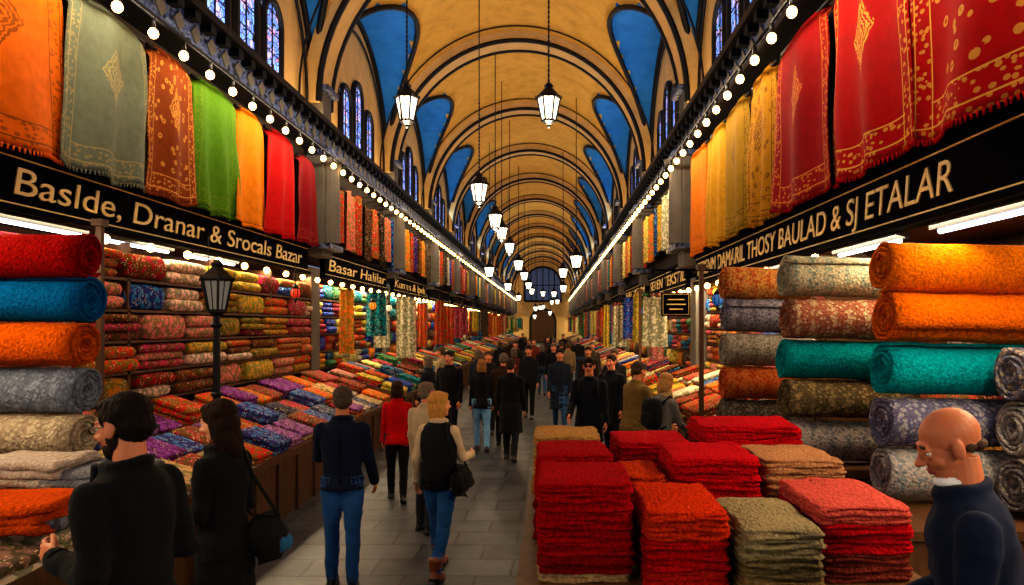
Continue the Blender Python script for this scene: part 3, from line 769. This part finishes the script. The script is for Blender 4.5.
def person(name,x,y,h,head,top=(20,20,24),legs=(30,34,44),shoe=None,hair=(60,44,34),hairst='short',skin=0,hem=.80,female=False,lean=0,
           aL=(5,8,12),aR=(5,8,12),lL=(4,6),lR=(-6,4),hy=0,hp=0,det=1,acc=(),beard=None,stout=1.0):
    s=h/1.75; E=empty(name,(x,y,0),math.radians(head),s)
    ln=math.radians(lean)
    def bend(p):
        p=Vector(p)
        if p.z<.9 or ln==0: return p
        f=sm((p.z-.9)/.25)*ln; c,s_=math.cos(f),math.sin(f)
        return Vector((p.x,p.y*c+(p.z-.95)*s_,.95-p.y*s_+(p.z-.95)*c))
    b=MB(); wf=(.9 if female else 1.0)*stout
    n=28 if det else 14
    tor=[(1.0,.165,.115,0),(1.1,.16,.115,0),(1.22,.178,.125,.0),(1.32,.185,.125,-.005),(1.38,.18,.115,-.01),(1.43,.145,.095,-.012),(1.465,.095,.08,-.01),(1.505,.066,.068,.0)]
    if female: tor[0]=(1.0,.17,.12,0); tor[1]=(1.1,.155,.11,0); tor[2]=(1.22,.178,.14,.012)
    if hem<.6: low=[(hem,.215,.175,0),(.62,.2,.16,0),(.8,.19,.145,-.01),(.92,.182,.135,-.01)]
    else: low=[(hem,.19,.14,-.01),(.9,.185,.138,-.01)]
    prof=low+tor; rs=[]; ks=4 if det else 2
    for i in range(len(prof)-1):
        for k in range(ks):
            f=k/ks; rs.append([prof[i][q]*(1-f)+prof[i+1][q]*f for q in range(4)])
    rs.append(list(prof[-1])); rr=[]
    for z,rx,ry,yo in rs:
        ring=[]
        for j in range(n):
            t_=2*math.pi*j/n; e=.9
            cx=math.copysign(abs(math.cos(t_))**e,math.cos(t_)); cy=math.copysign(abs(math.sin(t_))**e,math.sin(t_))
            fold=1+(.03*math.sin(t_*6+1) if z<.85 and hem<.6 else 0)
            ring.append(bend((rx*wf*cx*fold,ry*stout*cy*fold+yo,z)))
        rr.append(ring)
    b.rings(rr,0)
    col=[bend((.078*math.cos(a),.078*math.sin(a)-.002,1.487-.012*math.sin(a))) for a in [2*math.pi*i/16 for i in range(17)]]
    b.tube(col,.02,0,n=8)
    wr_={}
    for sd,A in((-1,aL),(1,aR)):
        fa,ab,el=[math.radians(q) for q in A[:3]]; inn=math.radians(A[3]) if len(A)>3 else 0
        S=Vector((sd*.172*wf,-.01,1.385))
        d1=Vector((sd*math.sin(ab)*1.0,math.sin(fa)*math.cos(ab),-math.cos(fa)*math.cos(ab)))
        El=S+d1*.285
        a2=fa+el; ab2=ab*.5-inn
        d2=Vector((sd*math.sin(ab2),math.sin(a2)*math.cos(ab2),-math.cos(a2)*math.cos(ab2)))
        W=El+d2*.245
        S_=bend(S); off=S_-S
        E_=El+off; W_=W+off
        k=1.0 if not female else .9
        b.tube([S_,S_.lerp(E_,.5),E_,E_.lerp(W_,.5),W_],[.068*k,.058*k,.052*k,.047*k,.043*k],0,n=14 if det else 8,sub=3 if det else 2,balls=True)
        wr_[sd]=(W_,(W_-E_).normalized())
    feet=[]
    for sd,Lg in((-1,lL),(1,lR)):
        f,k=math.radians(Lg[0]),math.radians(Lg[1]); H=Vector((sd*.088,0,.93))
        Kn=H+Vector((sd*.012,math.sin(f),-math.cos(f)))*.43; An=Kn+Vector((0,math.sin(f-k),-math.cos(f-k)))*.42
        feet.append((sd,H,Kn,An,f-k))
    dz=.085-min(F[3].z for F in feet)
    for sd,H,Kn,An,ang in feet:
        b.tube([H,H.lerp(Kn,.5),Kn,Kn.lerp(An,.45),An+Vector((0,0,.02))],[.102,.088,.066,.062,.052],1,n=16 if det else 10,sub=4 if det else 2,balls=True)
        pit=Matrix.Rotation(min(0,ang)*.8 if An.z+dz>.1 else 0,3,'X')
        b.ell(An+pit@Vector((0,.055,-.04)),(.046,.135,.042),2,n=16,M=pit,e=.8)
        b.ell(An+pit@Vector((0,-.01,-.0)),(.044,.055,.06),2,n=12)
        b.ell(An+pit@Vector((0,.05,-.075)),(.05,.145,.014),3,n=16,M=pit,e=.6)
        if shoe=='boot': b.tube([An,An+Vector((0,-.01,.13))],[.058,.066],2,n=14,sub=3)
    b.ell((0,0,.93),(.15*wf,.11,.1),1 if hem>.75 else 0,n=18)
    mt=[cloth('cloth_%d_%d_%d'%top,top),cloth('trouser_%d_%d_%d'%legs,legs),M_BOOT if shoe=='boot' else M_SHOE,M_SOLE]
    remesh(b,mt,'clothed_body',.012 if det==2 else (.017 if det else .024),E,2,.009 if det==2 else (.007 if det else .0))
    hb=MB(); nn=24 if det else 14; HC=bend((0,.012,1.632))
    RH=Matrix.Rotation(math.radians(hy),3,'Z')@Matrix.Rotation(math.radians(-hp)-ln*.5,3,'X')
    T=Matrix.Translation(HC)@RH.to_4x4()
    hb.tube([bend((0,-.015,1.44)),HC+RH@Vector((0,-.02,-.05))],[.062,.055] if not female else [.054,.048],0,n=16,sub=4)
    imp=[]
    def L(c,r,m=0,e=1.0,rx=0):
        hb.ell(c,r,m,T=T,n=nn,e=e,M=Matrix.Rotation(rx,3,'X') if rx else None)
        if m: imp.append((np.array(c),np.array(r),np.array(Matrix.Rotation(rx,3,'X')),m))
    L((0,-.018,.032),(.074,.096,.086)); L((0,.022,-.02),(.061,.072,.082)); L((0,.035,-.07),(.048,.05,.04)); L((0,.07,-.096),(.022,.02,.018))
    L((0,.078,.03),(.044,.014,.012)); L((.036,.058,-.03),(.022,.022,.024)); L((-.036,.058,-.03),(.022,.022,.024))
    hb.tube([(0,.084,.02),(0,.102,-.01),(0,.114,-.024)],[.008,.010,.013],0,T=T,n=12,sub=2,balls=True)
    L((.012,.1,-.028),(.009,.01,.008)); L((-.012,.1,-.028),(.009,.01,.008))
    for q in(-1,1): L((q*.03,.078,.015),(.016,.0125,.007)); L((q*.03,.077,-.006),(.015,.012,.006))
    L((0,.089,-.054),(.024,.010,.006),3); L((0,.087,-.065),(.02,.010,.007),3)
    for q in(-1,1): L((q*.03,.088,.03),(.017,.007,.004),1)
    if hairst=='short':
        L((0,-.026,.048),(.083,.1,.083),1); L((0,-.055,0),(.077,.068,.075),1); L((0,.03,.09),(.06,.052,.03),1); L((.07,-.01,.03),(.014,.03,.035),1); L((-.07,-.01,.03),(.014,.03,.035),1)
    elif hairst=='bald':
        L((0,-.078,-.03),(.056,.034,.022),1); L((.066,-.042,-.02),(.009,.02,.012),1); L((-.066,-.042,-.02),(.009,.02,.012),1)
    else:
        dl=.17 if hairst=='long' else .08
        L((0,-.026,.05),(.088,.104,.086),1); L((0,-.055,-.02),(.085,.07,.095),1); L((0,.028,.092),(.062,.056,.032),1)
        L((0,-.065,-.02-dl*.5),(.08,.05,.06+dl*.5),1)
        for q in(-1,1): L((q*.074,-.02,-.02-dl*.3),(.02,.04,.07+dl*.35),1,rx=-.1)
    if beard:
        L((0,.035,-.082),(.054,.054,.038),2); L((0,.092,-.044),(.026,.008,.005),2); L((.05,.012,-.05),(.011,.026,.036),2); L((-.05,.012,-.05),(.011,.026,.036),2); L((0,.07,-.1),(.026,.022,.02),2)
        L((0,.089,-.056),(.02,.011,.006),3)
    if 'mask' in acc: L((0,.042,-.112),(.056,.056,.024),4,rx=.25)
    for q in(-1,1):
        c_=(q*.077,-.002,-.008); hb.ell(c_,(.010,.02,.033),0,T=T,n=nn,M=Matrix.Rotation(.15,3,'X'))
        if hairst in('short','bald'): imp.append((np.array(c_),np.array((.013,.022,.034)),np.eye(3),5))
    Ti=np.array(T.inverted())
    def cls(cen):
        p=cen@Ti[:3,:3].T+Ti[:3,3]; out=np.zeros(len(cen),int); nz=np.sin(p[:,0]*400+p[:,2]*90)*.02
        for c,r,Mx,m in imp:
            q=((p-c)@Mx)/(r+.003); out[(q*q).sum(1)+nz<1.0]=m
        out[out==5]=0
        return out
    hm=[skinm(SKIN[skin]),hairm('hair_%d_%d_%d'%hair,hair),hairm('beard_%d'%(beard[0] if beard else 0),beard if beard else (40,30,26)),M_LIP,plain('white_mask',(225,228,232),.7)]
    remesh(hb,hm,'head',.0042 if det==2 else (.008 if det else .014),E,1,0,cls,1 if det and hairst!='bald' else None)
    if det:
        eb=MB()
        for q in(-1,1):
            eb.ell((q*.03,.0765,.004),(.013,.012,.008),0,T=T,n=12); eb.ell((q*.03,.0868,.004),(.005,.0025,.005),1,T=T,n=10)
        eb.obj('eyes',[M_EYE,M_IRIS],parent=E)
    for sd in(-1,1):
        W,d=wr_[sd]; X=Vector((1,0,0)); tax=(X-d*X.dot(d)).normalized().cross(d); tax.normalize(); nrm=d.cross(tax)
        if nrm.x*sd>0: nrm=-nrm
        if 'down' in acc:
            dn=Vector((0,0,-1)); dn=(dn-d*dn.dot(d)).normalized() if abs(d.z)<.95 else nrm
            nrm=dn; tax=d.cross(nrm)
            if tax.x*sd>0: tax=-tax
        Th=Matrix.Translation(W-d*.01)@Matrix((tax,nrm,d)).transposed().to_4x4()
        g=MB(); fn=8 if det==2 else 5; bl=det==2
        g.tube([(0,0,-.03),(0,0,.02)],[.029,.027],0,T=Th,n=12,sub=2)
        g.ell((0,0,.055),(.041,.0155,.052),0,T=Th,n=16 if det else 8,e=.75)
        for off,ln_,r_ in((.031,.068,.0088),(.0105,.078,.009),(-.0105,.072,.0086),(-.030,.056,.0078)):
            p=Vector((off,0,.088)); a=.22+U(0,.12); pts=[Vector((off*.8,0,.06)),p]
            for q in range(3):
                p=p+Vector((off*.06*(1-q*.4),math.sin(a),math.cos(a)))*ln_*(.42,.32,.26)[q]; pts.append(p); a+=.42
            g.tube(pts,[r_*1.05,r_,r_*.98,r_*.9,r_*.72],0,T=Th,n=fn,sub=2,balls=bl)
        pts=[Vector((.022,.004,.02)),Vector((.045,.012,.05)),Vector((.056,.02,.078)),Vector((.056,.028,.1))]
        g.tube(pts,[.015,.0125,.0105,.0085],0,T=Th,n=fn,sub=2,balls=bl)
        if det==2: remesh(g,[skinm(SKIN[skin])],'hand_l' if sd<0 else 'hand_r',.004,E,1)
        else: g.obj('hand_l' if sd<0 else 'hand_r',[skinm(SKIN[skin])],parent=E)
        if det:
            c_=MB(); c_.tube([W-d*.03,W+d*.006],[.045,.042],0,n=14); c_.obj('cuff',[mt[0]],parent=E)
    a_=MB(); am=[M_IRON,cloth('bag_dark',(26,26,30)),cloth('bag_blue',(40,90,130)),M_BLACK,cloth('knit_cream',(214,200,176)),cloth('scarf',(180,150,110))]
    if 'glasses' in acc or 'sunglasses' in acc:
        for q in(-1,1):
            ring=[T@Vector((q*.031+.021*math.cos(t_),.101,.006+.016*math.sin(t_))) for t_ in [2*math.pi*i/16 for i in range(17)]]
            a_.tube(ring,.0026,0,n=6)
            if 'sunglasses' in acc: a_.ell((q*.031,.100,.006),(.021,.004,.016),3,T=T,n=14)
            a_.tube([T@Vector((q*.052,.1,.01)),T@Vector((q*.078,.02,.01)),T@Vector((q*.08,-.01,.0))],.0026,0,n=6)
        a_.tube([T@Vector((-.011,.103,.01)),T@Vector((.011,.103,.01))],.002,0,n=6)
    if 'bag' in acc or 'bluebag' in acc:
        k=2 if 'bluebag' in acc else 1
        cx,cy=(.25,-.04) if 'bag' in acc else (.12,-.2)
        a_.slab((cx,cy,.93),.065,.14,.15,None,1,r=.04,amp=.01,npe=3); a_.slab((cx+.02,cy-.0,.9),.06,.145,.06,None,k,r=.03,amp=.006,npe=3)
        a_.tube([bend((cx,cy-.1,1.05)),bend((cx*.7,-.15,1.3)),bend((.1,-.07,1.475)),bend((.04,.09,1.44)),bend((.12,.16,1.28)),bend((cx,cy+.1,1.05))],.011,1,n=8)
    if 'vest' in acc:
        ring=[]
        for z,rx,ry in((.84,.19,.15),(.95,.19,.15),(1.1,.175,.135),(1.25,.19,.15),(1.36,.185,.145),(1.43,.15,.11),(1.47,.1,.09)):
            ring.append([bend((rx*math.cos(t_),ry*math.sin(t_)-.005,z)) for t_ in [2*math.pi*i/26 for i in range(26)]])
        a_.rings(ring,1)
    if 'scarf' in acc:
        for q in range(3):
            ring=[bend((.085*math.cos(t_)*(1-.08*q),.085*math.sin(t_)*(1-.05*q)+.01,1.475+.025*q+.01*math.sin(t_*3+q))) for t_ in [2*math.pi*i/16 for i in range(17)]]
            a_.tube(ring,.024,5,n=8)
        a_.tube([bend((.04,.1,1.47)),bend((.05,.14,1.3)),bend((.05,.15,1.12))],[.03,.035,.03],5,n=8)
    if 'backpack' in acc:
        a_.ell(bend((0,-.2,1.22)),(.14,.09,.2),1,n=18,e=.6)
        a_.ell(bend((0,-.27,1.14)),(.1,.04,.09),1,n=14,e=.6)
        for q in(-1,1): a_.tube([bend((q*.1,-.14,1.36)),bend((q*.11,-.02,1.47)),bend((q*.12,.125,1.35)),bend((q*.12,.1,1.15)),bend((q*.12,-.12,1.05))],.016,1,n=8)
    if 'lapel' in acc:
        for q in(-1,1): a_.tube([bend((q*.07,.07,1.49)),bend((q*.035,.135,1.33)),bend((0,.14,1.15))],[.018,.02,.008],1,n=8)
    if 'seams' in acc:
        a_.tube([bend((0,-.135,.84)),bend((0,-.128,1.1)),bend((0,-.138,1.3)),bend((0,-.09,1.46))],.004,3,n=5)
    if a_.V: a_.obj('accessories',am,parent=E)
    E.location.z=dz*s
    return E
BK=(19,19,23)
person('man_in_black_coat',-1.76,2.95,1.9,74,BK,(20,20,26),hair=(30,22,18),beard=(36,26,22),skin=0,hem=.5,aL=(-12,8,112,16),aR=(-14,8,104,26),lL=(5,8),lR=(-5,4),lean=3,hp=10,hy=10,det=2,acc=('glasses','lapel'),stout=1.0)
person('woman_in_black_coat',-1.93,4.15,1.74,72,BK,(22,22,26),hair=(40,24,15),hairst='long',skin=2,hem=.48,female=True,aL=(0,6,84,10),aR=(-4,8,88,18),lean=3,hp=12,hy=12,det=2,acc=('bluebag','down'),stout=.98)
person('man_in_navy_jacket',-1.73,5.83,1.68,8,(16,24,46),(36,80,136),hair=(84,70,60),skin=1,hem=.88,aL=(24,10,60,14),aR=(6,12,26),lL=(6,8),lR=(-3,3),hy=12,det=2,hp=6,acc=('seams',))
person('woman_with_shoulder_bag',-.98,6.2,1.61,-18,(206,182,148),(38,84,136),shoe='boot',hair=(206,150,76),hairst='bob',skin=2,hem=.86,female=True,aL=(-8,14,24),aR=(20,10,66,10),lL=(14,8),lR=(-12,10),hy=-30,det=2,acc=('vest','bag'))
person('woman_in_red_jacket',-1.92,8.8,1.5,10,(186,10,14),(20,20,24),hair=(60,40,30),hairst='bob',skin=0,hem=.84,female=True,lL=(14,8),lR=(-12,8),det=1)
person('man_in_grey_jacket',-1.32,7.5,1.58,-20,(180,160,130),(40,44,54),hair=(130,112,96),skin=0,hem=.82,det=1,hy=-20)
person('man_in_dark_jacket',-1.78,12.4,1.74,160,(20,20,26),(28,30,38),hair=(50,44,40),hem=.8,stout=1.1,det=1)
person('woman_in_light_jeans',-1.2,12.3,1.6,6,(24,24,28),(110,156,200),hair=(156,110,64),hairst='bob',female=True,hem=.82,lL=(12,8),lR=(-10,8),det=1)
person('man_in_long_coat',-.64,11.4,1.66,-6,(24,24,28),(30,30,36),hair=(60,50,44),hem=.48,lL=(12,8),lR=(-12,8),det=1)
person('man_in_brown_jacket',-.85,12.8,1.68,0,(56,38,26),(24,24,30),hair=(110,94,80),hem=.7,det=1)
person('man_with_sunglasses',.53,9.5,1.76,172,(22,25,34),(24,28,40),hair=(36,28,24),hem=.62,skin=0,lL=(10,8),lR=(-8,10),det=2,acc=('sunglasses','backpack'),stout=1.05,aL=(10,8,20),aR=(20,8,40))
person('man_in_olive_jacket',1.08,9.1,1.72,-60,(112,90,48),(34,40,52),hair=(80,64,50),hem=.78,lean=8,aL=(30,8,40,8),aR=(26,8,46,8),det=1,hp=12,stout=1.1)
person('woman_with_scarf',1.3,8.3,1.62,-50,(110,106,104),(50,90,150),hair=(190,140,80),hairst='bob',female=True,hem=.8,lean=10,aL=(24,8,40,8),aR=(20,8,40,8),det=1,hp=16,acc=('scarf','backpack'))
person('man_in_dark_coat',.98,11.2,1.72,150,(26,28,34),(24,28,36),hair=(60,46,36),hem=.6,det=1)
person('woman_in_brown_coat',1.36,10.9,1.6,-70,(90,56,36),(30,30,40),hair=(50,34,24),hairst='bob',female=True,hem=.55,aL=(10,8,40,8),aR=(10,8,36,8),det=1)
person('bald_man_in_navy_jacket',1.57,2.5,1.9,66,(18,27,52),(24,26,34),hair=(80,60,48),hairst='bald',skin=1,hem=.78,lean=9,aL=(4,8,50,6),aR=(0,8,64,8),hp=20,hy=14,det=2,acc=('mask','down'),stout=1.08)
cr=[(-.5,16.5,175,(30,30,36)),(-.95,18.5,5,(90,40,36)),(0.1,19.5,180,(24,26,34)),(.9,16.5,170,(40,30,28)),(-1.7,16.5,10,(40,44,52)),
    (.4,24,2,(36,40,50)),(-.6,26,176,(110,50,40)),(-1.8,25,4,(24,24,30)),(1.1,27,-5,(30,30,36)),(-.1,31,180,(60,50,44)),(-1.2,34,3,(30,34,44)),(.7,37,175,(24,24,28)),(-1.6,41,178,(30,30,34)),(.1,44,2,(24,24,30)),
    (.2,14.3,178,(30,36,52)),(1.25,13.6,160,(30,30,34)),(-2.3,13.2,60,(30,34,44)),(-2.4,15.4,80,(150,130,100)),(1.2,20,180,(70,60,50)),(-.2,52,0,(30,30,36)),(-1.25,14.2,182,(30,28,32)),(.55,21.5,0,(130,110,80)),
    (-.25,22,2,(26,26,30)),(-1.1,22.5,178,(40,36,34)),(.15,27.5,0,(26,26,32)),(-.9,30,176,(70,60,54))]
for i,(x,y,a,c) in enumerate(cr):
    f=i%3==1
    person('pedestrian_woman' if f else 'pedestrian_man',x,y,U(1.56,1.64) if f else U(1.64,1.74),a,c,random.choice([(30,34,44),(50,80,120),(22,22,26)]),hair=random.choice([(40,30,24),(90,70,50),(110,96,84)]),hairst='bob' if f else 'short',female=f,hem=random.choice((.5,.8,.82)),lL=(14,10),lR=(-12,8),det=0)
print('DONE objects',len(bpy.data.objects))
